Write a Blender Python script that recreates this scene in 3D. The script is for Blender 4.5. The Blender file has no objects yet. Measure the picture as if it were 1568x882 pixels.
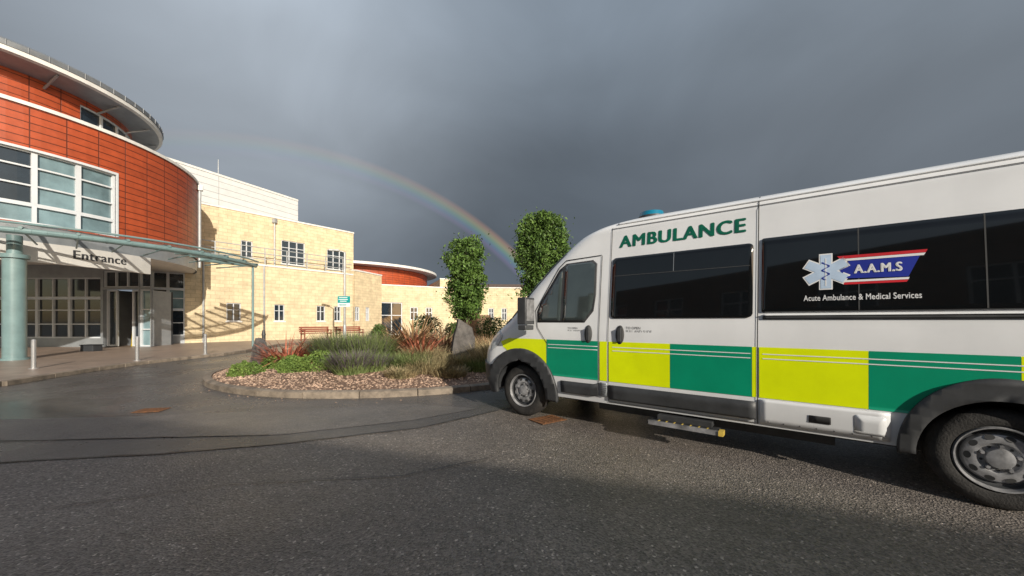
import bpy, bmesh, math, random
import numpy as np
from mathutils import Vector, Matrix
random.seed(7); rng=np.random.default_rng(7)
sc=bpy.context.scene
sc.view_settings.view_transform='Standard'; sc.view_settings.look='None'; sc.view_settings.exposure=0
col=sc.collection
# ---------------- materials
def nn(nt,t,**k):
    n=nt.nodes.new(t)
    for a,b in k.items(): setattr(n,a,b)
    return n
def M(name,c,rough=.6,metal=0,var=.12,scale=3,bump=0,bscale=40,spec=.5,coat=0,c2=None,island=0,uvbrick=None,alpha=1,trans=0,streak=0,dirt=0):
    m=bpy.data.materials.new(name); m.use_nodes=True; nt=m.node_tree; b=nt.nodes['Principled BSDF']
    L=nt.links.new
    b.inputs['Roughness'].default_value=rough; b.inputs['Metallic'].default_value=metal
    b.inputs['Specular IOR Level'].default_value=spec; b.inputs['Coat Weight'].default_value=coat
    b.inputs['Coat Roughness'].default_value=.08
    tc=nn(nt,'ShaderNodeTexCoord'); src=tc.outputs['Object']
    no=nn(nt,'ShaderNodeTexNoise'); no.inputs['Scale'].default_value=scale; no.inputs['Detail'].default_value=6; no.inputs['Roughness'].default_value=.65
    L(src,no.inputs['Vector'])
    mix=nn(nt,'ShaderNodeMix',data_type='RGBA')
    cd=c2 if c2 else tuple(x*(1-var*2) for x in c)
    cu=c if c2 else tuple(min(1,x*(1+var*.6)) for x in c)
    mix.inputs['A'].default_value=(*cd,1); mix.inputs['B'].default_value=(*cu,1)
    mr=nn(nt,'ShaderNodeMapRange'); mr.inputs['From Min'].default_value=.3; mr.inputs['From Max'].default_value=.62
    L(no.outputs['Fac'],mr.inputs['Value']); L(mr.outputs['Result'],mix.inputs['Factor'])
    out=mix.outputs['Result']
    def mul(o1,o2):
        mm=nn(nt,'ShaderNodeMix',data_type='RGBA',blend_type='MULTIPLY'); mm.inputs['Factor'].default_value=1
        L(o1,mm.inputs['A']); L(o2,mm.inputs['B']); return mm.outputs['Result']
    if island:
        g=nn(nt,'ShaderNodeNewGeometry'); h=nn(nt,'ShaderNodeHueSaturation')
        r=nn(nt,'ShaderNodeMapRange'); r.inputs['To Min'].default_value=1-island; r.inputs['To Max'].default_value=1+island
        L(g.outputs['Random Per Island'],r.inputs['Value']); L(r.outputs['Result'],h.inputs['Value']); L(out,h.inputs['Color']); out=h.outputs['Color']
    hgt=None
    if uvbrick:
        bw,bh,mw,mc,v2=uvbrick
        br=nn(nt,'ShaderNodeTexBrick'); br.offset=v2[1]; br.inputs['Scale'].default_value=1
        br.inputs['Brick Width'].default_value=bw; br.inputs['Row Height'].default_value=bh; br.inputs['Mortar Size'].default_value=mw
        br.inputs['Mortar Smooth'].default_value=.2
        br.inputs['Color1'].default_value=(1,1,1,1); br.inputs['Color2'].default_value=(v2[0],v2[0],v2[0],1); br.inputs['Mortar'].default_value=(mc,mc,mc,1)
        L(tc.outputs['UV'],br.inputs['Vector'])
        out=mul(out,br.outputs['Color']); hgt=br.outputs['Fac']
    if streak:
        mp=nn(nt,'ShaderNodeMapping'); mp.inputs['Scale'].default_value=(1.5,1.5,.25); L(src,mp.inputs['Vector'])
        n2=nn(nt,'ShaderNodeTexNoise'); n2.inputs['Scale'].default_value=2; n2.inputs['Detail'].default_value=5; L(mp.outputs['Vector'],n2.inputs['Vector'])
        r=nn(nt,'ShaderNodeMapRange'); r.inputs['From Min'].default_value=.35;r.inputs['From Max'].default_value=.6;r.inputs['To Min'].default_value=1-streak
        L(n2.outputs['Fac'],r.inputs['Value']); out=mul(out,r.outputs['Result'])
    if dirt:  # road grime rising from the bottom
        sx=nn(nt,'ShaderNodeSeparateXYZ'); L(src,sx.inputs[0])
        ad=nn(nt,'ShaderNodeMath',operation='MULTIPLY_ADD'); L(no.outputs['Fac'],ad.inputs[0]); ad.inputs[1].default_value=.5; L(sx.outputs['Z'],ad.inputs[2])
        r=nn(nt,'ShaderNodeMapRange'); r.inputs['From Min'].default_value=.5; r.inputs['From Max'].default_value=1.0; r.inputs['To Min'].default_value=1-dirt; L(ad.outputs[0],r.inputs['Value'])
        out=mul(out,r.outputs['Result'])
    L(out,b.inputs['Base Color'])
    if bump:
        n3=nn(nt,'ShaderNodeTexNoise'); n3.inputs['Scale'].default_value=bscale; n3.inputs['Detail'].default_value=4; L(src,n3.inputs['Vector'])
        bp=nn(nt,'ShaderNodeBump'); bp.inputs['Strength'].default_value=bump; bp.inputs['Distance'].default_value=.02
        L(n3.outputs['Fac'],bp.inputs['Height']); last=bp
        L(bp.outputs['Normal'],b.inputs['Normal'])
    if hgt is not None:
        bp2=nn(nt,'ShaderNodeBump',invert=True); bp2.inputs['Strength'].default_value=.6; bp2.inputs['Distance'].default_value=.01
        L(hgt,bp2.inputs['Height'])
        if bump: L(last.outputs['Normal'],bp2.inputs['Normal'])
        L(bp2.outputs['Normal'],b.inputs['Normal'])
    if alpha<1: b.inputs['Alpha'].default_value=alpha
    if trans: b.inputs['Transmission Weight'].default_value=trans
    return m
red=M('terracotta_cladding',(.43,.078,.024),.45,var=.1,uvbrick=(.8,.24,.016,.25,(.82,0)))
cream=M('cream_blockwork',(.74,.61,.40),.85,var=.10,scale=2.2,bump=.5,bscale=7,uvbrick=(.44,.215,.010,.68,(.85,.5)),streak=.08)
whiteclad=M('white_cladding',(.62,.64,.64),.5,var=.04,uvbrick=(6,.4,.014,.5,(.95,0)))
frame=M('window_frame_white',(.6,.63,.66),.4,var=.03)
greym=M('grey_metal',(.3,.32,.34),.4,metal=.3,var=.08)
roofm=M('roof_metal',(.22,.235,.25),.45,metal=.4,var=.1)
coping=M('coping_white',(.72,.72,.7),.5,var=.04,streak=.1)
teal=M('teal_steel',(.17,.26,.265),.4,var=.08,coat=.2)
soffit=M('soffit_white',(.76,.74,.70),.7,var=.03)
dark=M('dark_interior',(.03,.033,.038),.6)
glassd=M('window_glass_dark',(.018,.028,.04),.05,var=.3,scale=.6,spec=.9)
glassb=M('window_glass_blue',(.18,.27,.30),.07,var=.3,scale=.5,spec=.9)
glassc=M('canopy_glass',(.45,.6,.6),.1,alpha=.32,spec=.8)
paving=M('paving_pink',(.35,.265,.21),.42,var=.12,scale=1.2,bump=.15,uvbrick=(.6,.4,.012,.55,(.85,.5)))
kerbm=M('kerb_concrete',(.24,.195,.15),.75,var=.25,scale=6,bump=.4,bscale=30,island=.15)
gravel=M('gravel_soil',(.22,.135,.09),.9,var=.3,scale=25,bump=.9,bscale=60)
stonem=M('pebbles',(.42,.29,.21),.8,island=.5,var=.2)
rock=M('rock',(.11,.10,.092),.85,var=.3,scale=5,bump=.8,bscale=9)
bark=M('bark',(.09,.065,.045),.9,bump=.6,bscale=20)
leafm=M('leaves',(.11,.19,.04),.5,c2=(.03,.07,.015),scale=1.6,island=.45,spec=.3)
shrubm=M('shrub_leaves',(.09,.15,.035),.55,c2=(.035,.065,.018),scale=2,island=.4,spec=.3)
moundm=M('mound_leaves',(.19,.27,.06),.6,c2=(.08,.14,.03),scale=4,island=.35,spec=.3)
lavm=M('lavender_green',(.20,.25,.09),.7,c2=(.10,.135,.05),scale=4,island=.4,spec=.2)
lavp=M('lavender_purple',(.155,.115,.15),.8,c2=(.10,.09,.085),island=.4,spec=.2)
phr=M('phormium_red',(.46,.15,.085),.45,c2=(.2,.07,.045),island=.5,scale=4)
phb=M('phormium_brown',(.40,.25,.13),.5,c2=(.17,.11,.06),island=.5,scale=4)
grassm=M('dry_grass',(.40,.31,.17),.7,c2=(.18,.17,.08),island=.4,scale=3)
vanw=M('van_white_paint',(.82,.83,.84),.32,var=.03,scale=1.5,coat=.5,streak=.05,dirt=.22)
vang=M('reflective_green',(.0,.29,.155),.35,var=.05,coat=.3,streak=.06)
vany=M('reflective_yellow',(.80,.92,.0),.35,var=.04,coat=.3,streak=.06)
vanl=M('lettering_green',(.0,.13,.075),.4)
vblack=M('black_plastic',(.045,.047,.05),.5,var=.2,scale=6,bump=.05,bscale=200)
vglass=M('van_tinted_glass',(.006,.007,.008),.03,spec=.5,coat=.15)
vclear=M('van_side_glass',(.05,.065,.065),.03,spec=.9,coat=.4)
tyre=M('tyre_rubber',(.03,.028,.026),.8,var=.3,scale=12,bump=.3,bscale=80)
rim=M('wheel_silver',(.42,.42,.43),.36,metal=.45,var=.3,scale=9)
seam=M('seam_dark',(.05,.05,.05),.7)
white=M('decal_white',(.8,.8,.8),.4,var=.02)
blue=M('decal_blue',(.015,.03,.3),.4)
pale=M('decal_star_blue',(.5,.63,.8),.4)
redd=M('decal_red',(.6,.02,.03),.4)
beac=M('beacon_blue',(.0,.18,.30),.15,spec=.8,coat=.5)
amber=M('amber_lens',(.7,.5,.1),.2)
lens=M('headlamp_lens',(.55,.58,.6),.08,spec=.8)
rust=M('rust_iron',(.24,.10,.035),.8,c2=(.08,.04,.02),scale=20,bump=.5,bscale=30)
wood=M('fence_wood',(.16,.09,.05),.8,bump=.3,bscale=30)
benchm=M('bench_red_wood',(.26,.08,.045),.6)
signt=M('sign_teal',(.0,.32,.33),.4)
postm=M('post_galvanised',(.42,.44,.45),.45,metal=.3)
bollm=M('bollard_steel',(.42,.42,.42),.35,metal=.5)
roofb=M('roof_tiles',(.13,.09,.07),.8)
brickm=M('brown_brick',(.24,.15,.1),.85,uvbrick=(.225,.075,.01,.8,(.8,.5)))
yel=M('yellow_plastic',(.7,.5,.03),.4)
txt=M('sign_text_dark',(.05,.05,.055),.5)
tar=M('joint_bitumen',(.03,.028,.027),.4,var=.3,scale=8)

# ---------------- mesh builder
class MB:
    def __init__(s): s.v=[];s.f=[];s.m=[];s.u=[]
    def add(s,vs,fs,mi=0,uv=None):
        o=len(s.v); s.v.extend([tuple(p) for p in vs])
        for i,f in enumerate(fs):
            s.f.append(tuple(o+k for k in f)); s.m.append(mi); s.u.append(uv[i] if uv else None)
    def box(s,c,d,mi=0,rz=0):
        x,y,z=[k/2 for k in d]; cr,sr=math.cos(rz),math.sin(rz)
        vs=[(c[0]+a*x*cr-b*y*sr,c[1]+a*x*sr+b*y*cr,c[2]+e*z) for a in(-1,1) for b in(-1,1) for e in(-1,1)]
        s.add(vs,[(0,1,3,2),(4,6,7,5),(0,4,5,1),(2,3,7,6),(0,2,6,4),(1,5,7,3)],mi)
    def cyl(s,p,q,r1,r2=None,n=12,mi=0):
        r2=r1 if r2 is None else r2; p=Vector(p);q=Vector(q); d=(q-p).normalized()
        a=d.orthogonal().normalized(); b=d.cross(a); vs=[]
        for i in range(n):
            t=2*math.pi*i/n; o=a*math.cos(t)+b*math.sin(t); vs+= [p+o*r1,q+o*r2]
        fs=[(2*i,2*((i+1)%n),2*((i+1)%n)+1,2*i+1) for i in range(n)]
        fs+=[tuple(2*i for i in range(n))[::-1],tuple(2*i+1 for i in range(n))]
        s.add(vs,fs,mi)
    def tube(s,pts,r,n=8,mi=0):
        for a,b in zip(pts[:-1],pts[1:]): s.cyl(a,b,r,r,n,mi)
    def obj(s,name,mats,parent=None,smooth=False,bevel=0,fix=True):
        me=bpy.data.meshes.new(name); me.from_pydata(s.v,[],s.f)
        for m in mats: me.materials.append(m)
        me.polygons.foreach_set('material_index',s.m)
        if any(u is not None for u in s.u):
            ul=me.uv_layers.new(name='UVMap')
            for p,u in zip(me.polygons,s.u):
                if u is not None:
                    for li,c in zip(p.loop_indices,u): ul.data[li].uv=c
        if fix:
            bm=bmesh.new(); bm.from_mesh(me); bmesh.ops.recalc_face_normals(bm,faces=bm.faces); bm.to_mesh(me); bm.free()
        o=bpy.data.objects.new(name,me); col.objects.link(o)
        if parent: o.parent=parent
        if smooth:
            for p in me.polygons: p.use_smooth=True
            if smooth!='all': me.set_sharp_from_angle(angle=math.radians(35))
        if bevel:
            b=o.modifiers.new('bev','BEVEL'); b.width=bevel; b.segments=2; b.limit_method='ANGLE'
        return o
def empty(name,loc=(0,0,0),rz=0):
    e=bpy.data.objects.new(name,None); col.objects.link(e); e.location=loc; e.rotation_euler=(0,0,rz); return e

# ---------------- wall system
def flat(p0,d,n):
    return lambda u,z,dep: (p0[0]+d[0]*u-n[0]*dep,p0[1]+d[1]*u-n[1]*dep,z)
def seg(a,b):
    d=Vector((b[0]-a[0],b[1]-a[1])); L=d.length; d/=L; n=(d.y,-d.x); return flat(a,(d.x,d.y),n),L
def drum(C,R):
    return lambda u,z,dep: (C[0]+(R-dep)*math.cos(u/R),C[1]+(R-dep)*math.sin(u/R),z)
def brk(u0,u1,du):
    n=max(1,int(math.ceil((u1-u0)/du-1e-6))); return [u0+(u1-u0)*i/n for i in range(n+1)]
def wall(mb,mf,u0,u1,z0,z1,holes=(),mi=0,rmi=None,du=99,rev=.18,dep=0):
    us=set([round(x,5) for x in brk(u0,u1,du)]); zs={z0,z1}
    for h in holes: us|={round(h[0],5),round(h[1],5)}; zs|={h[2],h[3]}
    us=sorted(us); zs=sorted(zs)
    for a,b in zip(us[:-1],us[1:]):
        if b-a<1e-4: continue
        for c,d in zip(zs[:-1],zs[1:]):
            mu,mz=(a+b)/2,(c+d)/2
            if any(h[0]<mu<h[1] and h[2]<mz<h[3] for h in holes): continue
            mb.add([mf(a,c,dep),mf(b,c,dep),mf(b,d,dep),mf(a,d,dep)],[(0,1,2,3)],mi,[[(a,c),(b,c),(b,d),(a,d)]])
    rmi=mi if rmi is None else rmi
    for h in holes:
        for uu in (h[0],h[1]):
            mb.add([mf(uu,h[2],dep),mf(uu,h[3],dep),mf(uu,h[3],dep+rev),mf(uu,h[2],dep+rev)],[(0,1,2,3)],rmi,[[(0,0),(0,1),(.1,1),(.1,0)]])
        xs=brk(h[0],h[1],du)
        for a,b in zip(xs[:-1],xs[1:]):
            for zz in (h[2],h[3]):
                mb.add([mf(a,zz,dep),mf(b,zz,dep),mf(b,zz,dep+rev),mf(a,zz,dep+rev)],[(0,1,2,3)],rmi,[[(a,0),(b,0),(b,.1),(a,.1)]])
def bar(mb,mf,a,b,z0,z1,d0,d1,mi=0,du=99):
    xs=brk(a,b,du)
    vs=[]
    for x in xs: vs+=[mf(x,z0,d0),mf(x,z1,d0),mf(x,z1,d1),mf(x,z0,d1)]
    fs=[]
    for i in range(len(xs)-1):
        o=4*i
        for k in range(4): fs.append((o+k,o+(k+1)%4,o+4+(k+1)%4,o+4+k))
    fs+=[(0,1,2,3),tuple(4*(len(xs)-1)+k for k in (3,2,1,0))]
    mb.add(vs,fs,mi)
def window(mbf,mbg,mf,h,cols,rows,fw=.07,du=99,rev=.18,gm=0,fm=0,dep=0):
    a,b,c,d=h; g=dep+rev*.75
    xs=brk(a,b,du)
    for x,y in zip(xs[:-1],xs[1:]):
        mbg.add([mf(x,c,g),mf(y,c,g),mf(y,d,g),mf(x,d,g)],[(0,1,2,3)],gm)
    g0,g1=dep+rev*.3,g-.002
    e=.003
    bar(mbf,mf,a,b,c,c+fw,g0,g1,fm,du); bar(mbf,mf,a,b,d-fw,d,g0,g1,fm,du)
    for u in [a]+[a+(b-a)*t for t in cols]+[b-fw]:
        uu=u if u in(a,b-fw) else u-fw/2
        bar(mbf,mf,uu,uu+fw,c+fw,d-fw,g0-e,g1,fm,du)
    for t in rows:
        z=c+(d-c)*t; bar(mbf,mf,a+fw,b-fw,z-fw/2.5,z+fw/2.5,g0+e,g1,fm,du)

def text_geo(s,sp=1.0):
    cu=bpy.data.curves.new('t','FONT'); cu.body=s; cu.size=1; cu.resolution_u=4; cu.space_character=sp
    o=bpy.data.objects.new('t',cu); col.objects.link(o)
    dg=bpy.context.evaluated_depsgraph_get(); me=bpy.data.meshes.new_from_object(o.evaluated_get(dg))
    V=np.array([v.co[:] for v in me.vertices]); F=[tuple(p.vertices) for p in me.polygons]
    bpy.data.objects.remove(o)
    V[:,0]-=V[:,0].min(); V[:,1]-=V[:,1].min(); W=V[:,0].max(); H=V[:,1].max()
    return V,F,W,H

# ================= GROUND
def asphalt(name,c,c2,r0,r1,bs,bstr,spk,puddle=0):
    m=bpy.data.materials.new(name); m.use_nodes=True; nt=m.node_tree; b=nt.nodes['Principled BSDF']; L=nt.links.new
    g=nn(nt,'ShaderNodeNewGeometry'); P=g.outputs['Position']
    def noise(s,d=5,r=.6):
        n=nn(nt,'ShaderNodeTexNoise'); n.inputs['Scale'].default_value=s; n.inputs['Detail'].default_value=d; n.inputs['Roughness'].default_value=r; L(P,n.inputs['Vector']); return n.outputs['Fac']
    def mr(x,a,bb,c0,d0):
        n=nn(nt,'ShaderNodeMapRange'); n.inputs['From Min'].default_value=a;n.inputs['From Max'].default_value=bb;n.inputs['To Min'].default_value=c0;n.inputs['To Max'].default_value=d0; L(x,n.inputs['Value']); return n.outputs['Result']
    mix=nn(nt,'ShaderNodeMix',data_type='RGBA'); mix.inputs['A'].default_value=(*c2,1); mix.inputs['B'].default_value=(*c,1)
    L(mr(noise(.7,7,.68),.36,.64,0,1),mix.inputs['Factor'])
    vo=nn(nt,'ShaderNodeTexVoronoi'); vo.inputs['Scale'].default_value=bs; L(P,vo.inputs['Vector'])
    sep=nn(nt,'ShaderNodeSeparateColor'); L(vo.outputs['Color'],sep.inputs['Color'])
    sp=mr(sep.outputs['Red'],0,1,1-spk,1+spk)
    chip=mr(sep.outputs['Green'],.93,1,1,1+spk*3.5)
    m1=nn(nt,'ShaderNodeMath',operation='MULTIPLY'); L(sp,m1.inputs[0]); L(chip,m1.inputs[1])
    mm=nn(nt,'ShaderNodeMix',data_type='RGBA',blend_type='MULTIPLY'); mm.inputs['Factor'].default_value=1; L(mix.outputs['Result'],mm.inputs['A']); L(m1.outputs[0],mm.inputs['B'])
    L(mm.outputs['Result'],b.inputs['Base Color'])
    rgh=mr(noise(.6,6,.65),.35,.65,r0,r1)
    bp=nn(nt,'ShaderNodeBump'); bp.inputs['Strength'].default_value=bstr; bp.inputs['Distance'].default_value=.01
    L(vo.outputs['Distance'],bp.inputs['Height']); L(bp.outputs['Normal'],b.inputs['Normal'])
    if puddle:
        n=noise(.33,7,.62)
        pd=mr(n,.49,.60,1,0)
        mu=nn(nt,'ShaderNodeMath',operation='MULTIPLY'); L(rgh,mu.inputs[0]); L(mr(pd,0,1,.5,1),mu.inputs[1]); rgh=mu.outputs[0]
        L(mr(pd,0,1,bstr*.3,bstr),bp.inputs['Strength'])
    L(rgh,b.inputs['Roughness'])
    return m
asp1=asphalt('asphalt_coarse',(.185,.162,.142),(.12,.105,.094),.32,.55,80,.8,.5)
asp2=asphalt('asphalt_smooth_wet',(.115,.106,.10),(.068,.064,.062),.2,.4,140,.4,.35,1)
asp3=asphalt('asphalt_patch',(.15,.137,.127),(.10,.092,.086),.26,.46,110,.5,.4)
def sheet(name,poly,z,mat,top=True):
    mb=MB(); mb.add([(x,y,z) for x,y in poly],[tuple(range(len(poly)))],0,[[(x,y) for x,y in poly]]); return mb.obj(name,[mat],fix=False)
sheet('ground',[(-500,-400),(500,-400),(500,800),(-500,800)],0,asp1)
sheet('road',[(-60,3.0),(-4.6,3.35),(-3.4,3.55),(-2.4,3.85),(-1.1,4.42),(-.13,5.35),(1.0,6.2),(4,8),(30,14),(30,60),(-60,60)],.004,asp2)
sheet('road_patch',[(-9.5,3.7),(-4.5,4.0),(-2.6,4.15),(-1.3,4.75),(-.5,5.4),(-1.6,5.7),(-2.6,5.45),(-5,4.95),(-9.5,4.5)],.008,asp3)
def joint(pts,w=.022,z=.012):
    P=[]
    for a,b in zip(pts[:-1],pts[1:]):
        a,b=Vector(a),Vector(b); n=max(2,int((b-a).length/.12))
        for i in range(n): P.append(a.lerp(b,i/n)+Vector((random.gauss(0,.008),random.gauss(0,.008))))
    mb=MB()
    for a,b in zip(P[:-1],P[1:]):
        d=(b-a).normalized(); n=Vector((-d.y,d.x))*w*random.uniform(.3,.6); mb.add([(*(a-n),z),(*(b-n),z),(*(b+n),z),(*(a+n),z)],[(0,1,2,3)])
    mb.obj('road_joint',[tar],fix=False)
joint([(-9,3.2),(-4.6,3.35),(-3.4,3.55),(-2.4,3.85),(-1.1,4.42),(-.13,5.35)]); joint([(-6.5,3.8),(-4.5,4.0),(-2.6,4.15)],.014); joint([(-3.2,2.5),(-2.2,2.9),(-.9,3.05),(-.1,3.5)],.012)
pv=[(-14,5.2),(-10.0,7.25),(-10.35,8.3),(-10.7,9.5),(-10.9,11),(-10.9,12.5),(-10.7,13.6),(-10.9,15),(-11.5,17),(-12.1,19),(-12.0,21),(-10.8,24),(-9.6,27),(-9.0,31),(-30,40),(-45,30),(-45,5.2)]
mb=MB(); n=len(pv)
mb.add([(x,y,.1) for x,y in pv],[tuple(range(n))],0,[[(x,y) for x,y in pv]])
mb.obj('pavement',[paving],fix=False)
mb=MB()
for i in range(0,13):
    a,b=Vector(pv[i]),Vector(pv[i+1]); L=(b-a).length; k=max(1,round(L/.9)); d=(b-a)/k
    ang=math.atan2(d.y,d.x)
    for j in range(k):
        c=a+d*(j+.5); mb.box((c.x,c.y,.053),(d.length-.012,.14,.104),0,ang)
mb.obj('pavement_kerb',[kerbm],bevel=.012)

# island
IC=(-3.0,10.6); IR=4.5
def mound(r): return .09+.22*max(0,1-(r/4.3)**2)
mb=MB(); nr,na=14,72
vs=[(IC[0],IC[1],mound(0))]
for i in range(1,nr+1):
    r=4.38*i/nr
    for j in range(na):
        t=2*math.pi*j/na; vs.append((IC[0]+r*math.cos(t),IC[1]+r*math.sin(t),mound(r)+rng.normal(0,.008)))
fs=[(0,1+j,1+(j+1)%na) for j in range(na)]
for i in range(nr-1):
    for j in range(na): a=1+i*na; fs.append((a+j,a+na+j,a+na+(j+1)%na,a+(j+1)%na))
mb.add(vs,fs); mb.obj('gravel_bed',[gravel],smooth='all')
mb=MB(); K=30
for k in range(K):
    t0=2*math.pi*k/K+.0018; t1=2*math.pi*(k+1)/K-.0018; S=4; vs=[];dz=random.uniform(-.006,.006)
    for i in range(S+1):
        t=t0+(t1-t0)*i/S
        for r,z in((4.36,-.02),(4.36,.115+dz),(4.44,.118+dz),(4.5,.10+dz),(4.51,-.02)): vs.append((IC[0]+r*math.cos(t),IC[1]+r*math.sin(t),z))
    fs=[]
    for i in range(S):
        for q in range(4): fs.append((5*i+q,5*i+q+1,5*i+5+q+1,5*i+5+q))
    fs+=[(0,1,2,3,4),tuple(5*S+q for q in(4,3,2,1,0))]
    mb.add(vs,fs)
mb.obj('island_kerb',[kerbm])
def pebbles(name,N,fr,s0,s1,zf,mat):
    base=np.array([(1,0,0),(-1,0,0),(0,1,0),(0,-1,0),(0,0,1),(0,0,-1)],float)
    F0=[(0,2,4),(2,1,4),(1,3,4),(3,0,4),(2,0,5),(1,2,5),(3,1,5),(0,3,5)]
    mb=MB()
    for i in range(N):
        x,y=fr(); s=random.uniform(s0,s1); a=random.uniform(0,6.3)
        sc3=np.array([s*random.uniform(.7,1.3),s*random.uniform(.6,1),s*random.uniform(.4,.7)])
        b=base*sc3; c,d=math.cos(a),math.sin(a); ti=random.uniform(-.4,.4)
        X=b[:,0]*c-b[:,1]*d; Y=b[:,0]*d+b[:,1]*c; Z=b[:,2]+b[:,0]*ti
        mb.add(np.stack([X+x,Y+y,Z+zf(x,y)+s*.2],1).tolist(),F0)
    return mb.obj(name,[mat],fix=False)
def fr():
    while 1:
        r=4.33*math.sqrt(random.uniform(.02,1)); t=random.uniform(0,6.283)
        if math.sin(t)<.35 or random.random()<.15: return IC[0]+r*math.cos(t),IC[1]+r*math.sin(t)
zf=lambda x,y: mound(math.hypot(x-IC[0],y-IC[1]))
pebbles('gravel',15000,fr,.014,.034,zf,stonem)
def fr2():
    while 1:
        t=random.uniform(math.pi*1.0,math.pi*2); r=4.55+abs(random.gauss(0,.22)); return IC[0]+r*math.cos(t),IC[1]+r*math.sin(t)
pebbles('loose_stones',110,fr2,.006,.016,lambda x,y:.004,stonem)

# ---------- vegetation helpers
def leafcloud(C,size,up=.3):
    N=len(C); 
    nrm=rng.normal(size=(N,3)); nrm[:,2]+=up; nrm/=np.linalg.norm(nrm,axis=1)[:,None]
    a=np.cross(nrm,rng.normal(size=(N,3))); a/=np.linalg.norm(a,axis=1)[:,None]; b=np.cross(nrm,a)
    s=size*rng.uniform(.6,1.3,(N,1))
    V=np.stack([C-a*s,C-b*s*.5+nrm*s*.12,C+a*s,C+b*s*.5+nrm*s*.12],1).reshape(-1,3)
    F=np.arange(4*N).reshape(N,4)
    return V,F
def mesh_np(name,V,F,mat,parent=None):
    me=bpy.data.meshes.new(name); me.from_pydata(V.tolist(),[],F.tolist()); me.materials.append(mat)
    o=bpy.data.objects.new(name,me); col.objects.link(o); o.parent=parent; return o
def tree(name,loc,H,z0,rx,nc,nl,ls):
    e=empty(name,loc); mb=MB()
    tz=z0+(H-z0)*.75
    pts=[Vector((0,0,-.05)),Vector((.03,.02,z0)),Vector((-.04,.03,z0+(H-z0)*.4)),Vector((.02,-.02,tz))]
    rr=[.11,.085,.06,.025]
    for i in range(3): mb.cyl(pts[i],pts[i+1],rr[i],rr[i+1],10)
    cs=[]
    for i in range(nc):
        f=(i+.5)/nc; z=z0+(H-z0)*(f*.84+.07)
        q=(f-.45)/(.62 if f>.45 else .50); prof=max(.12,1-abs(q)**3)**.5
        t=i*2.399+random.uniform(-.5,.5); r=rx*prof*random.uniform(.2,.82)
        c=Vector((r*math.cos(t),r*math.sin(t),z+random.uniform(-.15,.15))); cs.append(c)
        b=Vector((0,0,max(z0*.85,c.z-.35-r*.5)))
        if i%2==0: mb.cyl(b,c,.028,.008,6)
    mb.obj('trunk_and_limbs',[bark],e,smooth=True)
    P=[]
    for c in cs:
        s=rx*random.uniform(.22,.38); k=int(nl*random.uniform(.6,1.3))
        q=rng.normal(size=(k,3)); q/=np.linalg.norm(q,axis=1)[:,None]; q*=rng.uniform(.35,1,(k,1))**.6
        P.append(np.array(c)+q*s*np.array([1,1,.85]))
        tw=rng.normal(size=(int(k*.12),3))*s*.7; P.append(np.array(c)+tw)
    V,F=leafcloud(np.concatenate(P),ls); mesh_np('crown',V,F,leafm,e)
tree('tree',(-2.28,18,0),5.5,1.3,1.12,90,170,.075)
tree('tree',(1.48,18,0),6.8,1.8,1.42,140,170,.075)
def bush(name,loc,rx,ry,h,N,ls,mat,lumps=7):
    P=[]
    for i in range(lumps):
        t=random.uniform(0,6.3); r=random.uniform(0,.55); c=np.array([r*rx*math.cos(t),r*ry*math.sin(t),h*random.uniform(.3,.55)])
        k=N//lumps; q=rng.normal(size=(k,3)); q/=np.linalg.norm(q,axis=1)[:,None]; q*=rng.uniform(.6,1,(k,1))**.5
        P.append(c+q*np.array([rx*.55,ry*.55,h*.48]))
    C=np.concatenate(P); C=C[C[:,2]>0]; V,F=leafcloud(C+np.array(loc),ls,.5)
    return mesh_np(name,V,F,mat)
def dome(name,loc,r,h,N,ls,mat):
    q=rng.normal(size=(N,3)); q[:,2]=np.abs(q[:,2]); q/=np.linalg.norm(q,axis=1)[:,None]
    bumps=1+.10*np.sin(q[:,0]*9+loc[0]*5)*np.cos(q[:,1]*8)+.06*np.sin(q[:,0]*21+q[:,2]*17)
    q=q*bumps[:,None]*rng.uniform(.86,1.04,(N,1)); V,F=leafcloud(q*np.array([r,r,h])+np.array(loc),ls,.6)
    return mesh_np(name,V,F,mat)
def blades(name,loc,N,L,w,spread,out,droop,mats,root=.1,tipmat=None,segs=4,tipf=1):
    mb=MB()
    for i in range(N):
        t=random.uniform(0,6.283); rr=root*math.sqrt(random.random()); l=L*random.uniform(.55,1.1)
        ca,sa=math.cos(t),math.sin(t); t2=t+random.uniform(-.5,.5)
        o=out*random.uniform(.1,1)
        p=Vector((loc[0]+rr*ca,loc[1]+rr*sa,loc[2])); d=Vector((math.cos(t2)*o,math.sin(t2)*o,1)).normalized()
        side=Vector((-math.sin(t2),math.cos(t2),0)).lerp(Vector((random.uniform(-1,1),random.uniform(-1,1),0)),.4).normalized()
        vs=[]; dr=droop*random.uniform(.3,1.3); tp=random.random()<tipf
        for k in range(segs+1):
            f=k/segs; ww=w*(1-f**1.6)*.5+.001; vs+=[p-side*ww,p+side*ww]
            p=p+d*(l/segs); d=(d+Vector((math.cos(t2)*.3*dr,math.sin(t2)*.3*dr,-dr*.35))).normalized()
        for k in range(segs):
            mi=1 if (tipmat and tp and k>=segs-2) else 0
            mb.add([vs[2*k],vs[2*k+1],vs[2*k+3],vs[2*k+2]],[(0,1,2,3)],mi)
    return mb.obj(name,[mats]+([tipmat] if tipmat else []),fix=False)
def gz(x,y): return zf(x,y)-.02
for x,y,r,h in((-5.75,8.0,.33,.27),(-5.6,8.75,.3,.28),(-4.72,8.05,.3,.32),(-4.25,8.2,.4,.4),(-5.05,8.5,.3,.3)):
    dome('dwarf_conifer_mound',(x,y,gz(x,y)),r,h,3800,.022,moundm)
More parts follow.
